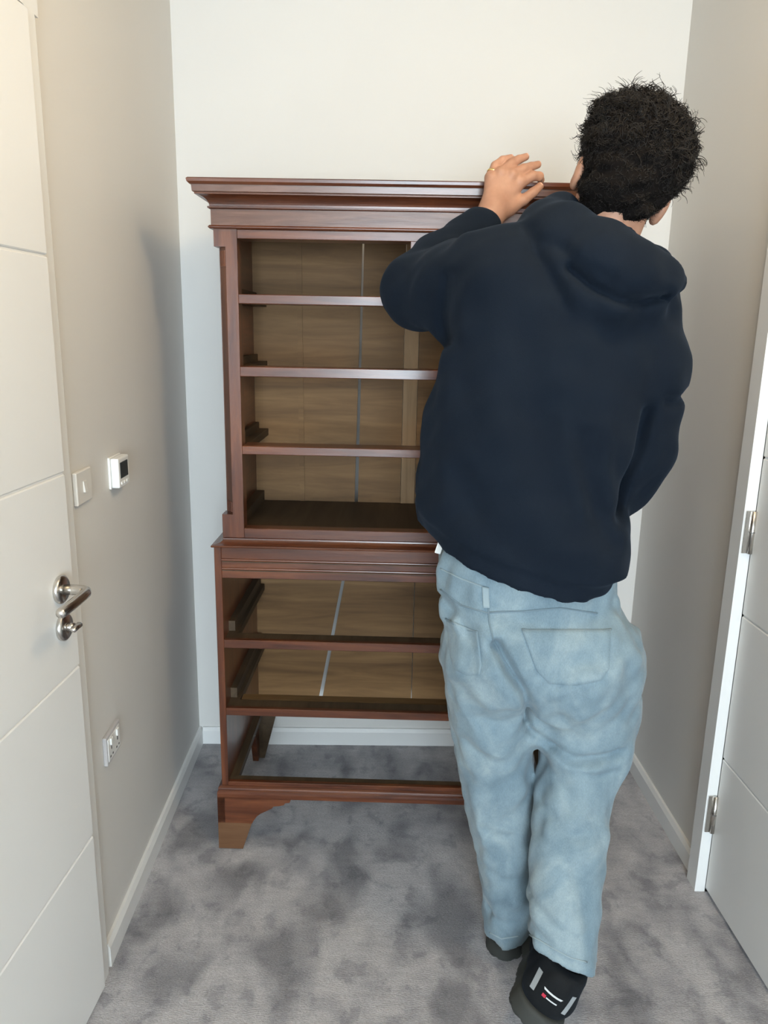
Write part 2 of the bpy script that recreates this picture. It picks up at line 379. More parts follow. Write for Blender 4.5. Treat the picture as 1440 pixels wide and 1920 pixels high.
part('frieze_bead', sweep([(-0.02, 1.624), (0.007, 1.624), (0.010, 1.621), (0.010, 1.619), (0.007, 1.6165), (-0.02, 1.6165)], UW, UY, UB), 'mahog_x')
part('top_board', B(-UW+0.002, UW-0.002, UY+0.012, UB, 1.690, 1.705), 'oak_dark')
# stiles with canted, fluted corners
for s in (-1, 1):
    bm = bmesh.new()
    x = lambda v: s*v
    full = [(x(0.414), UY), (x(UW), UY), (x(UW), 0.062), (x(0.414), 0.062)]
    cant = [(x(0.414), UY), (x(0.441), UY), (x(0.460), 0.047), (x(0.460), 0.062), (x(0.414), 0.062)]
    prism(bm, full, 'z', 1.578, 1.6165); prism(bm, full, 'z', 0.876, 0.940); prism(bm, cant, 'z', 0.940, 1.578)
    st = part('stile', bm, 'mahog_z')
    for k in range(4):
        f = (k+0.5)/4; px, py = 0.441+(0.460-0.441)*f, UY+0.027*f
        part('flute', tube(bmesh.new(), [(x(px+0.0005), py-0.0008, 1.535), (x(px+0.0005), py-0.0008, 1.570)], 0.0022, 8), 'mahog_z', st)
        part('flute', tube(bmesh.new(), [(x(px+0.0005), py-0.0008, 0.946), (x(px+0.0005), py-0.0008, 0.972)], 0.0022, 8), 'mahog_z', st)
    part('side_panel', B(*sorted((x(0.446), x(0.464))), 0.058, UB, 0.876, 1.69), 'mahog_y')
# rails
part('rail', B(-0.414, 0.414, UY, 0.085, 1.596, 1.6165, bev=0.0012), 'mahog_x')
for z0, z1 in ((1.451, 1.473), (1.282, 1.306), (1.093, 1.114)):
    r = part('rail', B(-0.414, 0.414, UY-0.001, 0.085, z0, z1, bev=0.0015), 'mahog_x')
part('rail', B(-0.414, 0.414, UY, 0.055, 0.877, 0.905, bev=0.0012), 'mahog_x')
part('muntin', B(-0.013, 0.013, UY, 0.075, 1.472, 1.597, bev=0.0012), 'mahog_z', label='short divider between the two top drawer openings')
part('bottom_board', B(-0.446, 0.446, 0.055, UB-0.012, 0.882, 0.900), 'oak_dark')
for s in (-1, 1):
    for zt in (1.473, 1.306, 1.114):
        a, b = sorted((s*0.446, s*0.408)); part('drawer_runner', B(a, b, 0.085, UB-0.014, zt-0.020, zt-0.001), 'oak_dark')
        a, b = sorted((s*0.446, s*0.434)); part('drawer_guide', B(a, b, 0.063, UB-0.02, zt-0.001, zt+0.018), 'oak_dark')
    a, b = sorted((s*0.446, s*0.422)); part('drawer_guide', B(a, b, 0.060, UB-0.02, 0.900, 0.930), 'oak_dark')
part('drawer_runner', B(-0.03, 0.03, 0.085, UB-0.014, 1.455, 1.472), 'oak_dark')
# back boards of the upper case; the joint right of the second board has shrunk open
def board(x00, x01, x10, x11, z0, z1, y0, th):
    """x00..x01 at z0, x10..x11 at z1"""
    bm = bmesh.new()
    return prism(bm, [(x00, z0), (x01, z0), (x11, z1), (x10, z1)], 'y', y0, y0+th)
UZ0, UZ1 = 0.876, 1.69
part('back_board', board(-0.446, -0.308, -0.446, -0.314, UZ0, UZ1, UB-0.012, 0.012), 'oak')
part('back_board', board(-0.307, -0.157, -0.313, -0.1405, UZ0, UZ1, UB-0.010, 0.010), 'oak')
part('back_board', board(-0.1465, -0.021, -0.1355, -0.021, UZ0, UZ1, UB-0.012, 0.012), 'oak')
part('back_muntin', B(-0.020, 0.020, UB-0.016, UB, UZ0, UZ1), 'oak_light', label='paler upright strip in the back')
part('back_board', board(0.021, 0.150, 0.021, 0.150, UZ0, UZ1, UB-0.012, 0.012), 'oak')
part('back_board', board(0.151, 0.300, 0.151, 0.300, UZ0, UZ1, UB-0.010, 0.010), 'oak')
part('back_board', board(0.301, 0.446, 0.301, 0.446, UZ0, UZ1, UB-0.012, 0.012), 'oak')
part('back_muntin', board(-0.318, -0.303, -0.324, -0.309, UZ0, UZ1, UB-0.015, 0.004), 'oak')

# lower case
og = [(-0.06, 0.881), (-0.018, 0.881)]
for k in range(7):
    a = k/6*math.pi/2; og.append((-0.014+0.020*(1-math.cos(a)), 0.880-0.012*math.sin(a)))
og += [(0.012, 0.867), (0.013, 0.865), (0.012, 0.862), (0.005, 0.860), (-0.06, 0.860)]
part('waist_moulding', sweep(og, LW-0.008, 0.0, LB), 'mahog_x', label='moulding where upper chest sits on lower chest')
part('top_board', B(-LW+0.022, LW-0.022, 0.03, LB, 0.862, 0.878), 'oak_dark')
part('rail', B(-0.469, 0.469, 0.0, 0.045, 0.779, 0.862, bev=0.0012), 'mahog_x')
for z in (0.8275, 0.8045):
    bm = bmesh.new(); pr = [(0.001, z-0.0035)]+[(-0.0035*math.sin(k/6*math.pi), z-0.0035*math.cos(k/6*math.pi)) for k in range(7)]+[(0.001, z+0.0035)]
    part('bead', prism(bm, pr, 'x', -0.468, 0.468), 'mahog_x')
for z in (0.8225, 0.7995):  # thin dark strip just below each bead: its shade put in as colour
    part('bead_shadow_strip', B(-0.468, 0.468, -0.0006, 0.002, z-0.0012, z+0.0012), 'oak_dark')
for s in (-1, 1):
    a, b = sorted((s*0.469, s*LW)); part('side_panel', B(a, b, 0.0, LB, 0.175, 0.862, bev=0.001), 'mahog_z')
    for zt in (0.612, 0.419):
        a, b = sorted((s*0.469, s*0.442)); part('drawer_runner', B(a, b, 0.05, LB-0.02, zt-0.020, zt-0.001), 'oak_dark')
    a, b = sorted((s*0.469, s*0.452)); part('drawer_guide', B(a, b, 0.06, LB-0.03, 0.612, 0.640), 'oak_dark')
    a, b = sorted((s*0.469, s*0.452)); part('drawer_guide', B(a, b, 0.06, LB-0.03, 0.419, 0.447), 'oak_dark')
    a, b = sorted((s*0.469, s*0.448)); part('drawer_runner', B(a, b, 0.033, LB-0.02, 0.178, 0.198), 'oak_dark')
for z0, z1, d in ((0.589, 0.612, 0.050), (0.398, 0.419, 0.050), (0.176, 0.201, 0.032)):
    r = part('rail', B(-0.469, 0.469, -0.001, 0.012, z0, z1, bev=0.0012), 'mahog_x')
    part('rail_core', B(-0.469, 0.469, 0.012, d, z0+0.001, z1-0.001), 'oak_dark', r)
part('dust_strip', B(-0.44, 0.44, 0.060, 0.088, 0.401, 0.416), 'oak')
bot, top = 0.215, 0.862
gx = lambda z: -0.193-(0.633-z)*0.177
part('back_board', board(-0.469, gx(bot)-0.006, -0.469, gx(top)-0.004, bot, top, LB-0.012, 0.012), 'oak')
part('back_board', board(gx(bot)+0.006, 0.03, gx(top)+0.004, 0.03, bot, top, LB-0.012, 0.012), 'oak')
part('back_board', board(0.032, 0.24, 0.032, 0.24, bot, top, LB-0.014, 0.012), 'oak')
part('back_board', board(0.242, 0.469, 0.242, 0.469, bot, top, LB-0.012, 0.012), 'oak')
# base moulding and bracket feet
part('base_moulding', sweep([(-0.02, 0.190), (0.004, 0.190), (0.009, 0.187), (0.010, 0.183), (0.007, 0.180), (0.011, 0.177), (0.012, 0.170), (0.012, 0.158), (-0.02, 0.158)], LW-0.001, 0.0, LB), 'mahog_x', smooth=False)
FW = LW+0.011; FY = -0.012
fp = [(0, 0.160), (0, 0.082), (0.093, 0.082), (0.098, 0.092), (0.106, 0.104), (0.117, 0.113), (0.132, 0.121), (0.148, 0.130), (0.152, 0.136), (0.168, 0.138), (0.180, 0.141), (0.184, 0.147), (0.196, 0.149), (0.200, 0.160)]
for s in (-1, 1):
    br = part('bracket_foot', prism(bmesh.new(), [(s*(FW-p), z) for p, z in fp], 'y', FY, FY+0.022), 'mahog_x')
    side = prism(bmesh.new(), [(FY+p, z) for p, z in fp], 'x', *sorted((s*FW, s*(FW-0.02))))
    part('side_bracket', side, 'mahog_y', br)
    part('foot_block', prism(bmesh.new(), [(s*(FW), 0.002), (s*(FW), 0.082), (s*(FW-0.092), 0.082), (s*(FW-0.066), 0.002)], 'y', FY, FY+0.07), 'footpad', br, 'paler replacement foot block')
    # rear foot, cut to a slant
    rf = part('rear_foot', prism(bmesh.new(), [(s*LW, 0.001), (s*LW, 0.215), (s*0.398, 0.215), (s*0.452, 0.001)], 'y', LB-0.022, LB), 'oak_dark')
    part('rear_bracket', prism(bmesh.new(), [(LB-0.022, 0.001), (LB-0.022-0.02, 0.001), (LB-0.10, 0.175), (LB-0.022, 0.175)], 'x', *sorted((s*LW, s*(LW-0.018)))), 'mahog_y', rf)

# ------------------------------------------------------------------ signed-distance modelling for the person
def grid(x0, x1, y0, y1, z0, z1, h):
    xs = np.arange(x0, x1+h, h, dtype=np.float32); ys = np.arange(y0, y1+h, h, dtype=np.float32); zs = np.arange(z0, z1+h, h, dtype=np.float32)
    return xs, ys, zs, h
class G:
    def __init__(s, *b): s.xs, s.ys, s.zs, s.h = grid(*b); s.X = s.xs[:, None, None]; s.Y = s.ys[None, :, None]; s.Z = s.zs[None, None, :]
def cone(g, a, b, ra, rb, sc=(1, 1, 1)):
    a = np.asarray(a, float); b = np.asarray(b, float); d = b-a; L = float(d@d)+1e-9
    px, py, pz = g.X-a[0], g.Y-a[1], g.Z-a[2]
    t = np.clip((px*d[0]+py*d[1]+pz*d[2])/L, 0, 1)
    q = ((px-t*d[0])/sc[0])**2+((py-t*d[1])/sc[1])**2+((pz-t*d[2])/sc[2])**2
    return (np.sqrt(q)-(ra+(rb-ra)*t)).astype(np.float32)
def smin(a, b, k):
    if k <= 0: return np.minimum(a, b)
    hh = np.clip(0.5+0.5*(b-a)/k, 0, 1); return b+(a-b)*hh-k*hh*(1-hh)
def smax(a, b, k): return -smin(-a, -b, k)
def chain(g, pts, k=0.0, sc=(1, 1, 1)):
    f = None
    for (a, ra), (b, rb) in zip(pts[:-1], pts[1:]):
        c = cone(g, a, b, ra, rb, sc); f = c if f is None else smin(f, c, k)
    return f
def ell(g, c, r, A=None):
    p = [g.X-c[0], g.Y-c[1], g.Z-c[2]]
    if A is not None: p = [A[i][0]*p[0]+A[i][1]*p[1]+A[i][2]*p[2] for i in range(3)]
    q = np.sqrt((p[0]/r[0])**2+(p[1]/r[1])**2+(p[2]/r[2])**2)
    return ((q-1)*min(r)).astype(np.float32)
def stack(g, rows, n=2.3, sm=0.035):
    """rows (z, cx, cy, a, b, rot_deg) -> lofted closed tube along z"""
    rows = sorted(rows); z = np.array([r[0] for r in rows]); fz = np.arange(z[0]-0.1, z[-1]+0.1, 0.004)
    k = max(1, int(sm/0.004)); ker = np.ones(k)/k; cols = []
    for c in range(1, 6):
        v = np.interp(fz, z, [r[c] if len(r) > c else 0.0 for r in rows])
        v = np.convolve(np.pad(v, k, mode='edge'), ker, 'same')[k:-k]; v = np.convolve(np.pad(v, k, mode='edge'), ker, 'same')[k:-k]
        cols.append(np.interp(g.zs, fz, v).astype(np.float32)[None, None, :])
    cx, cy, a, b, ro = cols; ro = np.radians(ro)
    dx, dy = g.X-cx, g.Y-cy; u = dx*np.cos(ro)+dy*np.sin(ro); v = -dx*np.sin(ro)+dy*np.cos(ro)
    q = (np.abs(u/a)**n+np.abs(v/b)**n)**(1.0/n)
    f = (q-1)*np.minimum(a, b)
    return np.maximum(np.maximum(f, z[0]-g.Z), g.Z-z[-1]).astype(np.float32)
def wob(g, amp, wl, seed, n=7):
    r = np.random.default_rng(seed); f = 0
    for _ in range(n):
        k = r.normal(size=3); k = k/np.linalg.norm(k)*2*math.pi/(wl*r.uniform(0.7, 1.5)); f = f+np.sin(k[0]*g.X+k[1]*g.Y+k[2]*g.Z+r.uniform(0, 6.28))
    return (f*amp/math.sqrt(n)).astype(np.float32)
def crease(g, pts, width, ymax):
    """gaussian ridge weight around a polyline given as (x,z) on the near (back) side of the body"""
    best = None; X = g.xs[:, None]; Z = g.zs[None, :]
    for (x0, z0), (x1, z1) in zip(pts[:-1], pts[1:]):
        dx, dz = x1-x0, z1-z0; L = dx*dx+dz*dz+1e-9; t = np.clip(((X-x0)*dx+(Z-z0)*dz)/L, 0, 1)
        d = (X-x0-t*dx)**2+(Z-z0-t*dz)**2; best = d if best is None else np.minimum(best, d)
    wgt = np.exp(-best/(width*width))[:, None, :]
    return (wgt*np.clip((ymax-g.Y)/0.03, 0, 1)).astype(np.float32)
def px(pts, Y): return [(float(at(u, v, Y)[0]), float(at(u, v, Y)[2])) for u, v in pts]
def nets(f, g):
    """naive surface nets"""
    s = f < 0; nx, ny, nz = f.shape
    c = np.zeros((nx-1, ny-1, nz-1), np.int8)
    for i in (0, 1):
        for j in (0, 1):
            for k in (0, 1): c += s[i:nx-1+i, j:ny-1+j, k:nz-1+k]
    act = (c > 0) & (c < 8); idx = np.argwhere(act); n = len(idx)
    vid = np.full(act.shape, -1, np.int64); vid[act] = np.arange(n)
    acc = np.zeros((n, 3)); cnt = np.zeros(n)
    I, J, K = idx.T
    cor = [(i, j, k) for i in (0, 1) for j in (0, 1) for k in (0, 1)]
    for a in cor:
        for ax in range(3):
            if a[ax] == 1: continue
            b = list(a); b[ax] = 1
            fa = f[I+a[0], J+a[1], K+a[2]]; fb = f[I+b[0], J+b[1], K+b[2]]
            mk = (fa < 0) != (fb < 0); t = np.where(mk, fa/np.where(fa-fb == 0, 1e-9, fa-fb), 0)
            p = np.array(a, float)[None, :].repeat(n, 0); p[:, ax] += t
            acc += p*mk[:, None]; cnt += mk
    V = (idx+acc/cnt[:, None])*g.h+np.array([g.xs[0], g.ys[0], g.zs[0]])
    F = []
    for ax in range(3):
        o1, o2 = [(1, 2), (2, 0), (0, 1)][ax]
        sl0 = [slice(None)]*3; sl1 = [slice(None)]*3; sl0[ax] = slice(0, -1); sl1[ax] = slice(1, None)
        d = s[tuple(sl0)] != s[tuple(sl1)]; e = np.argwhere(d)
        e = e[(e[:, o1] > 0) & (e[:, o2] > 0) & (e[:, o1] < f.shape[o1]-1) & (e[:, o2] < f.shape[o2]-1)]
        ins = s[e[:, 0], e[:, 1], e[:, 2]]
        def cell(da, db):
            q = e.copy(); q[:, o1] -= da; q[:, o2] -= db; return vid[q[:, 0], q[:, 1], q[:, 2]]
        q = np.stack([cell(1, 1), cell(0, 1), cell(0, 0), cell(1, 0)], 1)
        q[~ins] = q[~ins][:, ::-1]; F.append(q)
    F = np.concatenate(F); F = F[(F >= 0).all(1)]
    return V, F
def mesh_np(name, V, F):
    me = bpy.data.meshes.new(name); me.vertices.add(len(V)); me.vertices.foreach_set('co', np.asarray(V, np.float32).ravel())
    me.loops.add(F.size); me.loops.foreach_set('vertex_index', F.ravel().astype(np.int32))
    me.polygons.add(len(F)); me.polygons.foreach_set('loop_start', np.arange(0, F.size, 4, dtype=np.int32))
    me.update(calc_edges=True); me.validate(); return me
def sdf_mesh(name, f, g, M4=None):
    V, F = nets(f, g)
    if M4 is not None: V = V @ np.array(M4.to_3x3()).T + np.array(M4.translation)
    return V, F
BASE = Vector((0.35, 1.45, 0))
person = empty('person', BASE)
tag(person, 'person in navy hoodie and light jeans, seen from behind, reaching up to the cabinet', 'person')
def place(name, V, F, m, parent=None):
    me = mesh_np(name, np.asarray(V)-np.array(BASE), F); o = link(name, me, M[m], parent or person, True)
    return o
def pobj(name, bm, m, parent, smooth=True):
    bmesh.ops.translate(bm, verts=bm.verts, vec=-BASE); return obj(name, bm, M[m], parent, smooth)

# ---- jeans
g = G(0.08, 0.64, 1.14, 1.66, 0.02, 1.00, 0.006)
pel = stack(g, [(0.655, 0.352, 1.440, 0.110, 0.085), (0.70, 0.356, 1.445, 0.178, 0.122), (0.735, 0.354, 1.445, 0.190, 0.134), (0.79, 0.346, 1.447, 0.187, 0.135), (0.85, 0.325, 1.45, 0.181, 0.128), (0.905, 0.312, 1.452, 0.175, 0.118), (0.985, 0.316, 1.455, 0.176, 0.114)], 2.4)
lleg = stack(g, [(0.066, 0.331, 1.495, 0.056, 0.066), (0.09, 0.331, 1.495, 0.060, 0.068), (0.13, 0.327, 1.492, 0.060, 0.068), (0.27, 0.315, 1.485, 0.067, 0.072), (0.323, 0.305, 1.487, 0.071, 0.074), (0.403, 0.292, 1.487, 0.076, 0.078), (0.468, 0.281, 1.485, 0.081, 0.082), (0.54, 0.268, 1.478, 0.083, 0.088), (0.60, 0.259, 1.468, 0.085, 0.095), (0.667, 0.250, 1.46, 0.090, 0.105), (0.76, 0.255, 1.45, 0.10, 0.115), (0.82, 0.27, 1.45, 0.09, 0.1)], 2.3)
rleg = stack(g, [(0.10, 0.408, 1.285, 0.064, 0.068), (0.155, 0.402, 1.29, 0.066, 0.070), (0.20, 0.398, 1.30, 0.068, 0.070), (0.268, 0.402, 1.32, 0.073, 0.073), (0.345, 0.409, 1.35, 0.072, 0.074), (0.405, 0.417, 1.372, 0.075, 0.076), (0.44, 0.420, 1.392, 0.076, 0.078), (0.477, 0.431, 1.41, 0.080, 0.080), (0.518, 0.446, 1.428, 0.085, 0.085), (0.558, 0.455, 1.438, 0.094, 0.092), (0.614, 0.457, 1.447, 0.099, 0.102), (0.674, 0.448, 1.45, 0.108, 0.112), (0.76, 0.436, 1.45, 0.103, 0.118), (0.82, 0.43, 1.45, 0.09, 0.1)], 2.3)
f = smin(pel, smin(lleg, rleg, 0.006), 0.032)
f = smin(f, cone(g, (0.345, 1.44, 0.70), (0.336, 1.440, 0.612), 0.060, 0.034), 0.03)
f = smin(f, cone(g, (0.352, 1.425, 0.67), (0.358, 1.430, 0.600), 0.046, 0.036), 0.03)
f = smin(f, ell(g, (0.268, 1.385, 0.79), (0.088, 0.078, 0.098)), 0.03)
f = smin(f, ell(g, (0.430, 1.380, 0.775), (0.095, 0.080, 0.100)), 0.03)
hem = lambda a, b, c, d: (a*g.X+b*g.Y+c*g.Z-d)
# right trouser hem slopes down to the right
f = smax(f, np.where(g.X+0*g.Y+0*g.Z > 0.2, (0.192-0.36*(g.X-0.41)-0.10*(g.Y-1.25))-g.Z, -1).astype(np.float32)*((g.Y < 1.37) | (g.Z > 0.5)) - 1.0*((g.Y >= 1.37) & (g.Z <= 0.5)), 0.004)
YBK = 1.335
for pts, wd, amp, Yp, ym in [
    ([(1005, 1395), (1040, 1418), (1085, 1432), (1130, 1425), (1165, 1418)], 0.011, 0.018, 1.345, 1.46),
    ([(1000, 1335), (1015, 1365), (1036, 1388)], 0.017, 0.009, 1.345, 1.44),
    ([(1020, 1405), (1070, 1450), (1120, 1448)], 0.014, -0.008, 1.335, 1.44),
    ([(1090, 1455), (1130, 1462), (1160, 1455)], 0.008, 0.006, 1.34, 1.46),
    ([(1020, 1440), (1050, 1475), (1070, 1500)], 0.010, 0.005, 1.33, 1.45),
    ([(1040, 1560), (1070, 1585), (1105, 1590)], 0.010, 0.005, 1.28, 1.4),
    ([(1030, 1610), (1060, 1625), (1085, 1650)], 0.010, 0.004, 1.27, 1.4),
    ([(1010, 1735), (1050, 1760), (1090, 1775)], 0.009, 0.006, 1.23, 1.36),
    ([(1000, 1770), (1040, 1795), (1080, 1812)], 0.008, 0.005, 1.23, 1.36),
    ([(930, 1205), (955, 1250), (980, 1290), (995, 1335), (997, 1380)], 0.010, 0.024, 1.34, 1.5),
    ([(865, 1290), (880, 1340), (915, 1355), (950, 1350)], 0.014, 0.006, 1.37, 1.5),
    ([(880, 1400), (915, 1425), (945, 1430)], 0.012, 0.005, 1.39, 1.5),
    ([(905, 1560), (930, 1572), (955, 1570)], 0.010, 0.004, 1.41, 1.5),
    ([(905, 1640), (935, 1652), (960, 1655)], 0.010, 0.004, 1.41, 1.5),
    ([(915, 1730), (945, 1745), (970, 1740)], 0.008, 0.005, 1.41, 1.5),
    ([(835, 1140), (865, 1165), (880, 1195)], 0.009, 0.005, 1.36, 1.5),
    ([(960, 1160), (1000, 1175), (1060, 1180), (1120, 1165)], 0.008, 0.004, 1.32, 1.45),
    ([(1000, 1225), (1060, 1240), (1120, 1245)], 0.010, 0.003, 1.31, 1.45),
    ([(1110, 1290), (1090, 1340), (1060, 1380)], 0.018, -0.006, 1.33, 1.45),
    ([(1150, 1200), (1165, 1260), (1160, 1330)], 0.014, 0.004, 1.38, 1.5),
    ([(895, 1500), (900, 1580), (915, 1650)], 0.014, -0.004, 1.41, 1.5),
    ([(1085, 1620), (1095, 1700), (1095, 1780)], 0.010, 0.005, 1.27, 1.4),
    ]:
    f = f+amp*crease(g, px(pts, Yp), wd, ym)
f = f+wob(g, 0.0024, 0.045, 3)+wob(g, 0.0028, 0.11, 4)
V, F = nets(f, g)
jeans = place('jeans', V, F, 'denim'); jeans['label'] = 'loose light-wash blue jeans'
jbvh = BVHTree.FromPolygons([Vector(v) for v in V], [tuple(q) for q in F])
def hit(bvh, x, z, y0=1.0, d=(0, 1, 0)):
    r = bvh.ray_cast(Vector((x, y0, z)), Vector(d))
    return r[0], r[1]
def hitpx(bvh, u, v, off=0.0):
    r = R3 @ _ray(u, v); o = Vector((0, 0, CAMH)); d = Vector(r).normalized()
    p, nrm, _, _ = bvh.ray_cast(o+d*0.3, d)
    if p is None: return None
    return p+nrm*off
def patch(name, bvh, quad, mtl, parent, nu=14, nv=14, off=0.003, th=0.006, shape=None):
    """fabric patch laid on a surface: quad of photo points tl,tr,br,bl, bent onto the surface"""
    tl, tr, br_, bl = [np.array(q, float) for q in quad]; bm = bmesh.new(); rows = []; inner = []
    for j in range(nv+1):
        row = []; rin = []
        for i in range(nu+1):
            s_, t_ = i/nu, j/nv
            if shape: s_, t_ = shape(s_, t_)
            p = (tl*(1-s_)+tr*s_)*(1-t_)+(bl*(1-s_)+br_*s_)*t_
            r = R3 @ _ray(*p); d = Vector(r).normalized(); q, nr, _, _ = bvh.ray_cast(Vector((0, 0, CAMH))+d*0.3, d)
            if q is None: bm.free(); return None
            row.append(bm.verts.new(q-d*off)); rin.append(bm.verts.new(q+d*th))
        rows.append(row); inner.append(rin)
    for j in range(nv):
        for i in range(nu): bm.faces.new((rows[j][i], rows[j][i+1], rows[j+1][i+1], rows[j+1][i]))
    ring = [(0, i) for i in range(nu)]+[(j, nu) for j in range(nv)]+[(nv, i) for i in range(nu, 0, -1)]+[(j, 0) for j in range(nv, 0, -1)]
    for a, b in zip(ring, ring[1:]+ring[:1]): bm.faces.new((rows[a[0]][a[1]], rows[b[0]][b[1]], inner[b[0]][b[1]], inner[a[0]][a[1]]))
    return pobj(name, bm, mtl, parent)
def seam(name, bvh, pts, mtl, parent, r=0.0016, n=8, off=0.0005):
    P = []
    for (a, b) in zip(pts[:-1], pts[1:]):
        for k in range(n): t = k/n; P.append((a[0]*(1-t)+b[0]*t, a[1]*(1-t)+b[1]*t))
    P.append(pts[-1]); Q = [hitpx(bvh, u, v, off) for u, v in P]; Q = [q for q in Q if q is not None]
    if len(Q) < 3: return None
    bm = tube(bmesh.new(), Q, r, 6); return pobj(name, bm, mtl, parent)
# pocket corners are rounded towards the bottom point
def pshape(s_, t_):
    k = max(0.0, (t_-0.72)/0.28); return 0.5+(s_-0.5)*(1-0.22*k), t_-0.10*k*abs(s_-0.5)*2*0.6
patch('back_pocket', jbvh, [(978, 1180), (1146, 1180), (1142, 1282), (1018, 1290)], 'denim', jeans, 18, 14, shape=pshape)
patch('back_pocket', jbvh, [(836, 1160), (896, 1185), (906, 1272), (848, 1262)], 'denim', jeans, 12, 14, shape=pshape)
for pts in ([(978, 1180), (1060, 1192), (1146, 1180)], [(836, 1160), (866, 1178), (896, 1185)]): seam('pocket_hem', jbvh, pts, 'denim_seam', jeans, 0.0022)
seam('yoke_seam', jbvh, [(826, 1105), (865, 1135), (915, 1150)], 'denim_seam', jeans, 0.0018)
seam('yoke_seam', jbvh, [(918, 1148), (985, 1146), (1050, 1140), (1120, 1150)], 'denim_seam', jeans, 0.0018)
seam('seat_seam', jbvh, [(915, 1115), (917, 1165), (925, 1200), (945, 1238), (965, 1268)], 'denim_seam', jeans, 0.0016)
seam('waistband_seam', jbvh, [(826, 1066), (865, 1085), (905, 1100)], 'denim_hi', jeans, 0.0018)
patch('belt_loop', jbvh, [(904, 1100), (917, 1102), (918, 1140), (906, 1140)], 'denim_hi', jeans, 4, 8, off=0.005)
seam('trouser_hem', jbvh, [(992, 1752), (1030, 1774), (1070, 1796), (1100, 1804)], 'denim_hi', jeans, 0.0018)
seam('trouser_hem', jbvh, [(918, 1748), (940, 1760), (972, 1755)], 'denim_hi', jeans, 0.0016)

# ---- hoodie
g = G(-0.03, 0.68, 1.22, 1.80, 0.84, 1.66, 0.006)
tor = stack(g, [(0.86, 0.332, 1.445, 0.150, 0.128, 0), (0.905, 0.330, 1.446, 0.156, 0.134, 0), (0.935, 0.322, 1.448, 0.176, 0.146, -4), (0.98, 0.318, 1.452, 0.187, 0.152, -8), (1.02, 0.306, 1.455, 0.195, 0.156, -10), (1.07, 0.292, 1.46, 0.202, 0.156, -10), (1.12, 0.296, 1.46, 0.203, 0.152, -8), (1.17, 0.306, 1.458, 0.205, 0.148, -6), (1.225, 0.315, 1.455, 0.206, 0.145, -4), (1.325, 0.328, 1.45, 0.207, 0.140, -2), (1.40, 0.342, 1.448, 0.206, 0.135, 0), (1.45, 0.352, 1.448, 0.196, 0.125, 0), (1.50, 0.362, 1.452, 0.165, 0.108, 0), (1.54, 0.372, 1.458, 0.125, 0.088, 0), (1.575, 0.385, 1.462, 0.085, 0.072, 0)], 2.35)
ls = chain(g, [((0.235, 1.43, 1.470), 0.092), ((0.165, 1.53, 1.473), 0.086), ((0.090, 1.635, 1.474), 0.072), ((0.145, 1.672, 1.530), 0.064), ((0.222, 1.718, 1.608), 0.046)], 0.02)
rs = chain(g, [((0.440, 1.440, 1.405), 0.088), ((0.496, 1.437, 1.345), 0.081), ((0.506, 1.448, 1.285), 0.078), ((0.503, 1.46, 1.19), 0.075), ((0.476, 1.485, 1.124), 0.070), ((0.495, 1.60, 1.145), 0.056), ((0.515, 1.735, 1.165), 0.043)], 0.03)
f = smin(tor, ls, 0.045); f = smin(f, rs, 0.022)
f = smin(f, chain(g, [((0.215, 1.435, 1.505), 0.070), ((0.33, 1.46, 1.55), 0.062)], 0), 0.05)
f = smin(f, chain(g, [((0.41, 1.460, 1.51), 0.066), ((0.460, 1.445, 1.435), 0.070)], 0), 0.05)
# front of the hoodie hangs forward and to the left
f = smin(f, chain(g, [((0.235, 1.50, 1.26), 0.085), ((0.182, 1.545, 1.02), 0.098)], 0), 0.05)
# hood: collar roll and two hanging lobes
def P(u, v, Y): return tuple(at(u, v, Y))
hoodA = chain(g, [(P(1015, 432, 1.45), 0.050), (P(1060, 450, 1.395), 0.056), (P(1125, 488, 1.355), 0.064), (P(1185, 512, 1.340), 0.056), (P(1230, 526, 1.345), 0.038), (P(1262, 531, 1.36), 0.019)], 0.02)
hoodB = chain(g, [(P(1022, 440, 1.435), 0.045), (P(1048, 500, 1.375), 0.045), (P(1085, 552, 1.35), 0.045), (P(1150, 570, 1.335), 0.044), (P(1205, 562, 1.350), 0.034), (P(1240, 550, 1.375), 0.022)], 0.015)
collar = chain(g, [(P(1020, 425, 1.46), 0.048), (P(1050, 412, 1.49), 0.040), (P(1075, 425, 1.53), 0.040), (P(1150, 470, 1.56), 0.042), (P(1215, 505, 1.52), 0.040), (P(1235, 520, 1.45), 0.034)], 0.02)
f = smin(f, collar, 0.02)
f = smin(f, hoodB, 0.018)
f = smin(f, hoodA, 0.005)
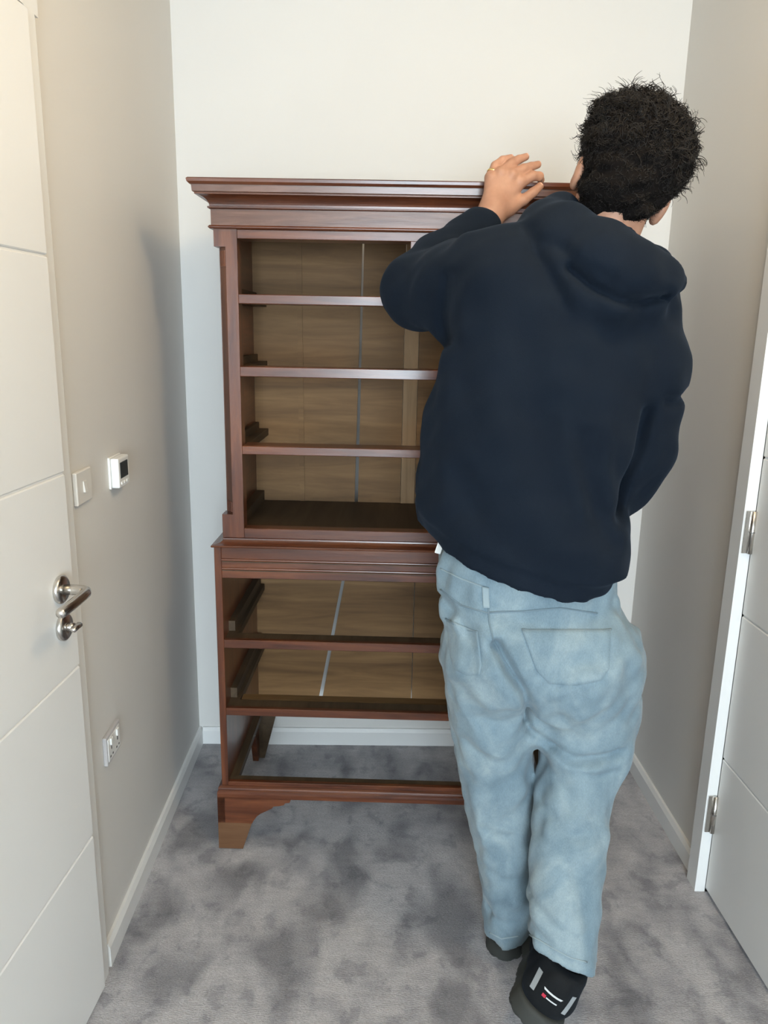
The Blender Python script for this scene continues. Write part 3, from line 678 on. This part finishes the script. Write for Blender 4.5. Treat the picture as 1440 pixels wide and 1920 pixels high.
# neck opening scooped behind the neck
f = smax(f, -ell(g, P(1165, 418, 1.475), (0.080, 0.066, 0.070)), 0.012)
for pts, wd, amp, Yp, ym in [
    ([(1075, 500), (1110, 535), (1160, 562), (1210, 566), (1258, 553)], 0.008, 0.018, 1.30, 1.45),
    ([(1055, 470), (1085, 505), (1130, 525)], 0.010, 0.006, 1.34, 1.45),
    ([(1215, 770), (1200, 840), (1175, 900), (1160, 965)], 0.013, 0.022, 1.37, 1.52),
    ([(1090, 820), (1100, 900), (1120, 970), (1150, 1020)], 0.018, 0.009, 1.32, 1.45),
    ([(1050, 780), (1060, 860), (1090, 950)], 0.018, -0.006, 1.32, 1.45),
    ([(1130, 800), (1135, 880), (1150, 940)], 0.016, -0.007, 1.33, 1.45),
    ([(980, 650), (1000, 760), (1030, 880), (1080, 1000)], 0.026, 0.006, 1.31, 1.45),
    ([(930, 620), (930, 760), (950, 900)], 0.03, -0.005, 1.31, 1.45),
    ([(870, 900), (900, 960), (960, 1030)], 0.025, 0.006, 1.33, 1.45),
    ([(845, 520), (838, 590), (845, 640)], 0.012, 0.012, 1.40, 1.52),
    ([(1293, 742), (1265, 752), (1240, 748)], 0.010, 0.012, 1.40, 1.56),
    ([(1000, 420), (1010, 470), (1035, 520), (1060, 575)], 0.010, 0.008, 1.33, 1.45),
    ([(760, 500), (800, 480), (850, 450)], 0.014, -0.004, 1.60, 1.75),
    ([(1255, 850), (1240, 890), (1210, 925)], 0.012, 0.005, 1.39, 1.5),
    ]:
    f = f+amp*crease(g, px(pts, Yp), wd, ym)
f = f+wob(g, 0.0022, 0.07, 11)+wob(g, 0.0030, 0.16, 12)
# hem plane: low at the back right, rising to the left and to the front
hz_ = 0.912-0.26*(g.X-0.36)+0.20*(g.Y-1.31)
hz_ = -smin(-hz_, -(0.898+0.04*(g.Y-1.31)+0*hz_), 0.02)
f = smax(f, (hz_-g.Z).astype(np.float32), 0.006)
# ribbed hem band slightly tucked in
f = f+(0.005+0.012*np.clip((g.X-0.36)/0.10, 0, 1))*np.clip((hz_+0.052-g.Z)/0.012, 0, 1)+0.0010*np.sin(g.X*900)*np.clip((hz_+0.046-g.Z)/0.004, 0, 1)
V, F = nets(f.astype(np.float32), g)
hoodie = place('hoodie', V, F, 'navy'); hoodie['label'] = 'dark navy hooded sweatshirt'
hbvh = BVHTree.FromPolygons([Vector(v) for v in V], [tuple(q) for q in F])
def hp(u, v, o): return hitpx(hbvh, u, v, o)
q = hp(826, 1022, 0)
tagp = P(824, 1026, 1.43)
bm = box(bmesh.new(), -0.007, 0.007, -0.0012, 0.0012, -0.013, 0.013, bev=0.001)
bmesh.ops.transform(bm, matrix=Matrix.Translation(tagp) @ Matrix.Rotation(0.5, 4, 'Z') @ Matrix.Rotation(0.35, 4, 'Y'), verts=bm.verts)
tg = pobj('drawcord_end', bm, 'cotton', hoodie, False); tg['label'] = 'small white tag at the hoodie hem'
# cuff of the raised sleeve
cf = tube(bmesh.new(), [(0.212, 1.7115, 1.597), (0.222, 1.718, 1.608), (0.234, 1.726, 1.622), (0.237, 1.728, 1.626)], [0.042, 0.043, 0.040, 0.034], 28)
pobj('cuff', cf, 'navy_rib', hoodie)
cf = tube(bmesh.new(), [(0.514, 1.725, 1.164), (0.515, 1.742, 1.166), (0.516, 1.757, 1.168)], [0.040, 0.040, 0.034], 24)
pobj('cuff', cf, 'navy_rib', hoodie)

# ---- body: head, neck, hands and the limbs inside the clothes, one mesh
blocks = []
tilt = math.radians(21)
HU = np.array([math.sin(tilt), 0.06, math.cos(tilt)]); HU /= np.linalg.norm(HU)
HR = np.array([math.cos(tilt), 0, -math.sin(tilt)]); HF = np.cross(HU, HR)
HR = np.cross(HF, HU); HA = [HR, HF, HU]
HC = np.array([0.441, 1.480, 1.652])       # midpoint between the ears
def H(r, f_, u): return HC+HR*r+HF*f_+HU*u
g = G(0.27, 0.62, 1.30, 1.66, 1.42, 1.82, 0.0045)
f = ell(g, H(0, 0.005, 0.045), (0.076, 0.098, 0.085), HA)
f = smin(f, ell(g, H(0, 0.045, -0.025), (0.058, 0.062, 0.085), HA), 0.03)
f = smin(f, chain(g, [(H(0, -0.022, -0.02), 0.060), (tuple(np.array([0.402, 1.462, 1.53])), 0.060), ((0.385, 1.46, 1.45), 0.075)], 0.02), 0.025)
f = smin(f, chain(g, [(H(0, 0.092, 0.005), 0.010), (H(0, 0.118, -0.030), 0.014)], 0), 0.012)       # nose
f = smin(f, chain(g, [(H(-0.03, 0.090, 0.022), 0.012), (H(0.03, 0.090, 0.022), 0.012)], 0), 0.014)   # brow
f = smin(f, chain(g, [(H(-0.015, 0.096, -0.060), 0.008), (H(0.015, 0.096, -0.060), 0.008)], 0), 0.008)  # lips
f = smin(f, ell(g, H(0, 0.088, -0.095), (0.022, 0.018, 0.018), HA), 0.02)
for s in (-1, 1):
    f = smax(f, -ell(g, H(s*0.031, 0.104, 0.004), (0.015, 0.014, 0.011), HA), 0.008)
    ear = ell(g, H(s*0.082, -0.010, 0.002), (0.011, 0.019, 0.030), HA)
    ear = smax(ear, -ell(g, H(s*0.092, -0.002, 0.002), (0.008, 0.011, 0.021), HA), 0.004)
    ear = smin(ear, ell(g, H(s*0.079, -0.004, -0.021), (0.007, 0.010, 0.011), HA), 0.008)
    f = smin(f, ear, 0.006)
blocks.append(nets(f, g))
# raised left hand
g = G(0.165, 0.385, 1.66, 1.84, 1.55, 1.79, 0.0022)
W = np.array([0.248, 1.738, 1.642])
f = chain(g, [((0.185, 1.695, 1.570), 0.036), ((0.222, 1.718, 1.608), 0.031), (tuple(W), 0.0265), ((0.254, 1.745, 1.655), 0.026)], 0.01, )
K = {'A': (0.2455, 1.757, 1.718), 'B': (0.2665, 1.753, 1.726), 'C': (0.289, 1.752, 1.722), 'D': (0.309, 1.755, 1.710)}
palm = None
for kk, r0, r1 in (('A', 0.018, 0.0125), ('B', 0.019, 0.0135), ('C', 0.019, 0.0138), ('D', 0.018, 0.0130)):
    st0 = W+(np.array(K[kk])-W)*0.10+np.array([0, 0.004, 0]); c = cone(g, st0, K[kk], r0, r1); palm = c if palm is None else smin(palm, c, 0.012)
f = smin(f, palm, 0.02)
f = smin(f, chain(g, [((0.262, 1.750, 1.655), 0.020), ((0.288, 1.752, 1.660), 0.017)], 0), 0.015)     # thumb mound
fing = {'A': [((0.2455, 1.757, 1.718), 0.0112), ((0.256, 1.768, 1.744), 0.0095), ((0.272, 1.775, 1.757), 0.0085), ((0.290, 1.780, 1.763), 0.0072)],
        'B': [((0.2665, 1.753, 1.726), 0.0122), ((0.290, 1.766, 1.748), 0.0103), ((0.307, 1.776, 1.759), 0.0090), ((0.323, 1.782, 1.766), 0.0076)],
        'C': [((0.289, 1.752, 1.722), 0.0125), ((0.316, 1.764, 1.738), 0.0105), ((0.334, 1.774, 1.745), 0.0092), ((0.350, 1.782, 1.751), 0.0078)],
        'D': [((0.309, 1.755, 1.710), 0.0122), ((0.336, 1.760, 1.724), 0.0105), ((0.352, 1.768, 1.725), 0.0094), ((0.358, 1.778, 1.720), 0.0080)],
        'T': [((0.284, 1.752, 1.656), 0.0150), ((0.318, 1.752, 1.674), 0.0112), ((0.338, 1.755, 1.690), 0.0100), ((0.353, 1.757, 1.703), 0.0078)]}
for kk, ch in fing.items():
    c = chain(g, ch, 0.003); f = smin(f, c, 0.0055 if kk != 'T' else 0.012)
for kk in 'ABCD': f = smin(f, ell(g, np.array(K[kk])+np.array([0.001, -0.009, 0.001]), (0.0065, 0.005, 0.0065)), 0.006)   # knuckles
blocks.append(nets(f, g))
# right hand, flat on the far stile
g = G(0.44, 0.60, 1.70, 1.87, 1.10, 1.36, 0.003)
f = chain(g, [((0.515, 1.715, 1.163), 0.033), ((0.517, 1.775, 1.175), 0.027), ((0.517, 1.800, 1.195), 0.025)], 0.01)
YS = 1.838+0.020-(0.42)*0.035-0.0145
for i, (xx, ln) in enumerate(((0.487, 0.090), (0.506, 0.098), (0.526, 0.092), (0.545, 0.072))):
    f = smin(f, cone(g, (0.517+(i-1.5)*0.008, 1.805, 1.195), (xx, YS-0.002, 1.255), 0.016, 0.012), 0.012)
    f = smin(f, chain(g, [((xx, YS-0.002, 1.255), 0.0108), ((xx+(i-1.5)*0.003, YS-0.008, 1.255+ln*0.5), 0.0095), ((xx+(i-1.5)*0.005, YS+0.001, 1.255+ln), 0.0078)], 0.002), 0.005)
f = smin(f, chain(g, [((0.502, 1.808, 1.205), 0.017), ((0.475, 1.822, 1.228), 0.0125), ((0.462, YS, 1.262), 0.0085)], 0.003), 0.012)
blocks.append(nets(f, g))
# limbs and trunk under the clothes
g = G(0.06, 0.66, 1.18, 1.74, 0.05, 1.56, 0.012)
f = stack(g, [(0.80, 0.345, 1.455, 0.150, 0.080), (0.95, 0.318, 1.45, 0.145, 0.095), (1.15, 0.318, 1.455, 0.150, 0.105), (1.35, 0.335, 1.45, 0.170, 0.110), (1.45, 0.36, 1.45, 0.150, 0.090), (1.52, 0.385, 1.46, 0.075, 0.065)], 2.3)
f = smin(f, chain(g, [((0.250, 1.470, 0.80), 0.062), ((0.276, 1.490, 0.46), 0.052), ((0.330, 1.482, 0.10), 0.040)], 0.02), 0.03)
f = smin(f, chain(g, [((0.445, 1.470, 0.80), 0.062), ((0.440, 1.440, 0.52), 0.046), ((0.418, 1.375, 0.40), 0.046), ((0.405, 1.300, 0.19), 0.036)], 0.02), 0.03)
f = smin(f, chain(g, [((0.24, 1.44, 1.46), 0.062), ((0.095, 1.63, 1.474), 0.046), ((0.205, 1.706, 1.590), 0.034)], 0.02), 0.03)
f = smin(f, chain(g, [((0.47, 1.44, 1.42), 0.062), ((0.522, 1.465, 1.16), 0.046), ((0.515, 1.72, 1.163), 0.033)], 0.02), 0.03)
blocks.append(nets(f, g))
VV, FF, n0 = [], [], 0
for v_, f_ in blocks: VV.append(v_); FF.append(f_+n0); n0 += len(v_)
body = place('body', np.concatenate(VV), np.concatenate(FF), 'skin')
for s in (-1, 1):
    e = bmesh.new(); bmesh.ops.create_uvsphere(e, u_segments=12, v_segments=8, radius=0.0115)
    bmesh.ops.translate(e, verts=e.verts, vec=Vector(H(s*0.031, 0.089, 0.004))); pobj('eye', e, 'eye', body)
# ring round the little finger base
a_, b_ = Vector(fing['A'][0][0]), Vector(fing['A'][1][0]); ax = (b_-a_).normalized(); c_ = a_+(b_-a_)*0.42
bm = bmesh.new(); o1 = ax.orthogonal().normalized(); o2 = ax.cross(o1); rows = []
for k in range(28):
    t = 2*math.pi*k/28; rr = o1*math.cos(t)+o2*math.sin(t)
    rows.append([bm.verts.new(c_+rr*r+ax*h_) for r, h_ in ((0.0100, -0.0022), (0.0120, -0.0022), (0.0126, 0), (0.0120, 0.0022), (0.0100, 0.0022))])
for k in range(28):
    for j in range(5): bm.faces.new((rows[k][j], rows[k][(j+1) % 5], rows[(k+1) % 28][(j+1) % 5], rows[(k+1) % 28][j]))
rg = pobj('ring', bm, 'gold', body); rg['label'] = 'gold ring'
for kk in 'TABCD':
    (a, ra), (b, rb) = fing[kk][-2], fing[kk][-1]; a, b = Vector(a), Vector(b); d = (b-a).normalized(); up = Vector((0, -0.8, 0.6)); up = (up-d*up.dot(d)).normalized(); sd = d.cross(up)
    bm = bmesh.new(); vs = []
    for j in range(4):
        for i in range(4):
            x_ = (i/3-0.5)*2; vs.append(bm.verts.new(b+d*(j/3-0.55)*0.010+sd*x_*0.0045+up*(rb*0.98+0.0003-0.0016*x_*x_-0.001*(j/3)**2)))
    for j in range(3):
        for i in range(3): bm.faces.new((vs[j*4+i], vs[j*4+i+1], vs[j*4+i+5], vs[j*4+i+4]))
    pobj('nail', bm, 'nail', body)

# ---- hair: lumpy cap plus loose curls
g = G(0.30, 0.66, 1.30, 1.66, 1.55, 1.86, 0.004)
f = ell(g, H(0.004, -0.004, 0.058), (0.094, 0.112, 0.092), HA)
f = smin(f, ell(g, H(-0.006, -0.040, 0.008), (0.074, 0.068, 0.074), HA), 0.03)
f = smin(f, ell(g, H(-0.014, -0.045, -0.036), (0.052, 0.042, 0.032), HA), 0.03)
f = smin(f, ell(g, H(-0.03, 0.03, 0.115), (0.060, 0.065, 0.040), HA), 0.03)
f = f+wob(g, 0.0040, 0.036, 21, 10)+wob(g, 0.0015, 0.018, 22, 10)
p = [g.X-HC[0], g.Y-HC[1], g.Z-HC[2]]
lf = HF[0]*p[0]+HF[1]*p[1]+HF[2]*p[2]; lu = HU[0]*p[0]+HU[1]*p[1]+HU[2]*p[2]
f = smax(f, np.minimum(lf-0.045, 0.060-lu).astype(np.float32), 0.010)        # clear the face
for s in (-1, 1): f = smax(f, -ell(g, H(s*0.090, 0.0, -0.012), (0.024, 0.036, 0.036), HA), 0.006)
hv, hf = nets(f, g)
hair = place('hair', hv, hf, 'hair_cap'); hair['label'] = 'short messy black curls'
me = hair.data; fc = np.zeros(len(me.polygons)*3); me.polygons.foreach_get('center', fc); fc = fc.reshape(-1, 3)+np.array(BASE)
fn = np.zeros(len(me.polygons)*3); me.polygons.foreach_get('normal', fn); fn = fn.reshape(-1, 3)
rel = fc-HC; lu_ = rel@HU; lf_ = rel@HF; lr_ = rel@HR
out = (fn*((fc-(HC+HU*0.05))/np.linalg.norm(fc-(HC+HU*0.05), axis=1)[:, None])).sum(1) > 0.2
cand = np.where(out & (lu_ > -0.065) & ~((lf_ > 0.04) & (lu_ < 0.05)))[0]
SV, SF = [], []; n0 = 0
def strand(p0, nrm, length, rad, curl, turns, droop):
    global n0
    seg = 9; t1 = np.cross(nrm, rng.normal(size=3)); t1 /= np.linalg.norm(t1)+1e-9; t2 = np.cross(nrm, t1)
    lean = t1*rng.uniform(0.3, 1.2)+np.array([0, 0, -droop]); ph = rng.uniform(0, 6.28); P_ = []
    for k in range(seg+1):
        t = k/seg; a = ph+turns*2*math.pi*t
        P_.append(p0-nrm*0.004+(nrm*(t-0.45*t*t)+lean*t*t*0.7)*length+(t1*(math.cos(a)-math.cos(ph))+t2*(math.sin(a)-math.sin(ph)))*curl*min(1, t*2))
    P_ = np.array(P_); D = np.gradient(P_, axis=0); D /= np.linalg.norm(D, axis=1)[:, None]+1e-9
    u_ = np.cross(D, np.array([0.31, 0.52, 0.79])); u_ /= np.linalg.norm(u_, axis=1)[:, None]+1e-9; v_ = np.cross(D, u_)
    for k in range(seg+1):
        r = rad*(1-0.75*k/seg)
        for j in range(3):
            a = 2*math.pi*j/3; SV.append(P_[k]+(u_[k]*math.cos(a)+v_[k]*math.sin(a))*r)
    for k in range(seg):
        for j in range(3): SF.append((n0+k*3+j, n0+k*3+(j+1) % 3, n0+k*3+3+(j+1) % 3, n0+k*3+3+j))
    n0 += (seg+1)*3
for i in rng.choice(cand, 8000):
    up_ = max(0.0, lu_[i]); L_ = 0.012+0.16*max(0, up_-0.02)*rng.uniform(0.3, 0.9)
    if lu_[i] < 0.0: L_ = 0.007+0.004*rng.random()
    strand(fc[i], fn[i], L_, rng.uniform(0.0006, 0.0013), rng.uniform(0.002, 0.006)*min(1, L_/0.02), rng.uniform(0.4, 1.1), 0.1)
top = [i for i in cand if lu_[i] > 0.085]
rt_ = [i for i in cand if lr_[i] > 0.050 and lu_[i] > 0.075]
def clump(i, n, dirv, length, curl, turns):
    """several hairs following one loose curl"""
    global n0
    d0 = np.array(dirv, float); d0 /= np.linalg.norm(d0); t1 = np.cross(d0, rng.normal(size=3)); t1 /= np.linalg.norm(t1); t2 = np.cross(d0, t1); ph = rng.uniform(0, 6.28)
    for _ in range(n):
        off = rng.normal(size=3)*0.0022; spread = rng.normal(size=3)*0.006; seg = 14; P_ = []; L_ = length*rng.uniform(0.75, 1.15)
        for k in range(seg+1):
            t = k/seg; a = ph+turns*2*math.pi*t
            P_.append(fc[i]+off-fn[i]*0.004+d0*L_*(t-0.25*t*t)+spread*t+(t1*(math.cos(a)-math.cos(ph))+t2*(math.sin(a)-math.sin(ph)))*curl*min(1, 1.6*t))
        P_ = np.array(P_); D = np.gradient(P_, axis=0); D /= np.linalg.norm(D, axis=1)[:, None]+1e-9
        u_ = np.cross(D, np.array([0.31, 0.52, 0.79])); u_ /= np.linalg.norm(u_, axis=1)[:, None]+1e-9; v_ = np.cross(D, u_); r0 = rng.uniform(0.0005, 0.0010)
        for k in range(seg+1):
            r_ = r0*(1-0.7*k/seg)
            for q_ in range(3):
                a = 2*math.pi*q_/3; SV.append(P_[k]+(u_[k]*math.cos(a)+v_[k]*math.sin(a))*r_)
        for k in range(seg):
            for q_ in range(3): SF.append((n0+k*3+q_, n0+k*3+(q_+1) % 3, n0+k*3+3+(q_+1) % 3, n0+k*3+3+q_))
        n0 += (seg+1)*3
allc = [i for i in cand if lu_[i] > 0.03]
for i in rng.choice(allc, 220): clump(i, 9, fn[i]+rng.normal(size=3)*0.9, rng.uniform(0.014, 0.026), rng.uniform(0.004, 0.008), rng.uniform(0.5, 1.0))
for i in rng.choice(top, 26): clump(i, 10, fn[i]*0.8+np.array([-0.15, -0.1, 0.35])+rng.normal(size=3)*0.5, rng.uniform(0.022, 0.038), rng.uniform(0.006, 0.011), rng.uniform(0.6, 1.1))
topL = [i for i in top if lr_[i] < 0.0 and lf_[i] < 0.06]
for i in rng.choice(topL, 12): clump(i, 8, np.array([0.15, -0.1, 0.9])+rng.normal(size=3)*0.35, rng.uniform(0.030, 0.046), rng.uniform(0.007, 0.011), rng.uniform(0.6, 1.0))
for i in rng.choice(rt_, 10): clump(i, 8, np.array([0.55, -0.1, 0.7])+rng.normal(size=3)*0.3, rng.uniform(0.026, 0.042), rng.uniform(0.007, 0.011), rng.uniform(0.5, 0.9))
nape = [i for i in cand if lu_[i] < -0.025 and lf_[i] < 0.0]
for i in rng.choice(nape, 500): strand(fc[i], fn[i]*0.45-HU*0.9+rng.normal(size=3)*0.25, rng.uniform(0.008, 0.016), rng.uniform(0.0004, 0.0008), 0.001, 0.3, 0.1)
curls = place('loose_curls', np.array(SV), np.array(SF), 'hair', hair); curls['kind'] = 'stuff'

# ---- shoes
def shoe(M4, name, label):
    g = G(-0.075, 0.075, -0.03, 0.315, -0.006, 0.150, 0.0035)
    def flat(pts, z0, z1, rnd, flare=0.0):
        d = None
        for (x0, y0, r0), (x1, y1, r1) in zip(pts[:-1], pts[1:]):
            dx, dy = x1-x0, y1-y0; L = dx*dx+dy*dy; t = np.clip(((g.X-x0)*dx+(g.Y-y0)*dy)/L, 0, 1)
            c = np.sqrt((g.X-x0-t*dx)**2+(g.Y-y0-t*dy)**2)-(r0+(r1-r0)*t); d = c if d is None else smin(d, c, 0.02)
        d = d+flare*(g.Z-z0)
        zz = np.abs(g.Z-(z0+z1)/2)-(z1-z0)/2
        return smax(d+0*g.Z, zz+0*d, rnd)
    out = [(0, 0.040, 0.046), (0.0, 0.115, 0.041), (0.004, 0.20, 0.051), (0.0, 0.245, 0.043)]
    so_ = flat(out, 0.0, 0.034, 0.008, 0.16)
    so_ = so_+0.0025*np.clip(np.sin(g.Y*420), 0, 1)*(g.Z < 0.008)
    up_ = chain(g, [((0, 0.046, 0.055), 0.039), ((0, 0.100, 0.058), 0.040), ((0.002, 0.17, 0.046), 0.043), ((0, 0.235, 0.036), 0.034)], 0.02)
    up_ = smin(up_, chain(g, [((0, 0.048, 0.055), 0.038), ((0, 0.052, 0.098), 0.035), ((0, 0.085, 0.100), 0.036)], 0.01), 0.02)
    up_ = smin(up_, ell(g, (0, 0.012, 0.088), (0.018, 0.010, 0.022)), 0.012)
    up_ = smax(up_, 0.026-g.Z+0*up_, 0.004)
    up_ = smax(up_, (g.Z-(0.112+0.25*np.abs(g.Y-0.03)*(g.Y < 0.06)))+0*up_, 0.006)
    up_ = smax(up_, -chain(g, [((0, 0.065, 0.14), 0.030), ((0, 0.066, 0.08), 0.026)], 0), 0.004)
    V, F = nets(up_.astype(np.float32), g); A3 = np.array(M4.to_3x3()).T; t3 = np.array(M4.translation)
    s_ = place(name, V@A3+t3, F, 'shoe'); s_['label'] = label
    V2, F2 = nets(so_.astype(np.float32), g); place('sole', V2@A3+t3, F2, 'sole', s_)
    bv = BVHTree.FromPolygons([Vector(v) for v in V], [tuple(q) for q in F])
    def dec(pts, mtl, nm):
        """print on the heel: local (x,z) quad"""
        q = [np.array(p) for p in pts]; bm = bmesh.new(); rows = []
        for j in range(5):
            row = []
            for i in range(5):
                a, b = i/4, j/4; p = (q[0]*(1-a)+q[1]*a)*(1-b)+(q[3]*(1-a)+q[2]*a)*b
                hh, nr, _, _ = bv.ray_cast(Vector((p[0], -0.2, p[1])), Vector((0, 1, 0)))
                if hh is None: bm.free(); return
                row.append(bm.verts.new(M4 @ (hh+Vector((0, -0.0012, 0)))))
            rows.append(row)
        for j in range(4):
            for i in range(4): bm.faces.new((rows[j][i], rows[j][i+1], rows[j+1][i+1], rows[j+1][i]))
        pobj(nm, bm, mtl, s_)
    dec([(-0.033, 0.088), (-0.026, 0.090), (-0.024, 0.058), (-0.031, 0.056)], 'shoegrey', 'heel_patch')
    dec([(0.026, 0.088), (0.033, 0.086), (0.031, 0.054), (0.024, 0.056)], 'shoegrey', 'heel_patch')
    dec([(-0.016, 0.080), (0.016, 0.080), (0.014, 0.0765), (-0.014, 0.0765)], 'shoewhite', 'heel_stripe')
    dec([(-0.006, 0.068), (0.012, 0.068), (0.012, 0.0655), (-0.006, 0.0655)], 'shoewhite', 'heel_stripe')
    dec([(-0.013, 0.070), (-0.007, 0.070), (-0.007, 0.064), (-0.013, 0.064)], 'red', 'heel_mark')
    # laces
    for k in range(4):
        y_ = 0.118+k*0.024; z_ = 0.098-k*0.0055
        bm = tube(bmesh.new(), [M4 @ Vector((-0.020, y_, z_-0.008)), M4 @ Vector((0, y_+0.004, z_+0.001)), M4 @ Vector((0.020, y_, z_-0.008))], 0.0026, 8)
        pobj('lace', bm, 'shoe', s_)
    return s_
ML = Matrix.Translation((0.322, 1.462, 0.001)) @ Matrix.Rotation(math.radians(-9), 4, 'Z')
shoe(ML, 'shoe', 'black running shoe flat on the carpet')
MR = Matrix.Translation((0.326, 1.225, 0.066)) @ Matrix.Rotation(math.radians(-22), 4, 'Z') @ Matrix.Rotation(math.radians(-9), 4, 'X') @ Matrix.Rotation(math.radians(25), 4, 'Y') @ Matrix.Diagonal((1.30, 1.08, 1.18, 1))
shoe(MR, 'shoe', 'black running shoe with lifted heel, white and red marks on the heel')
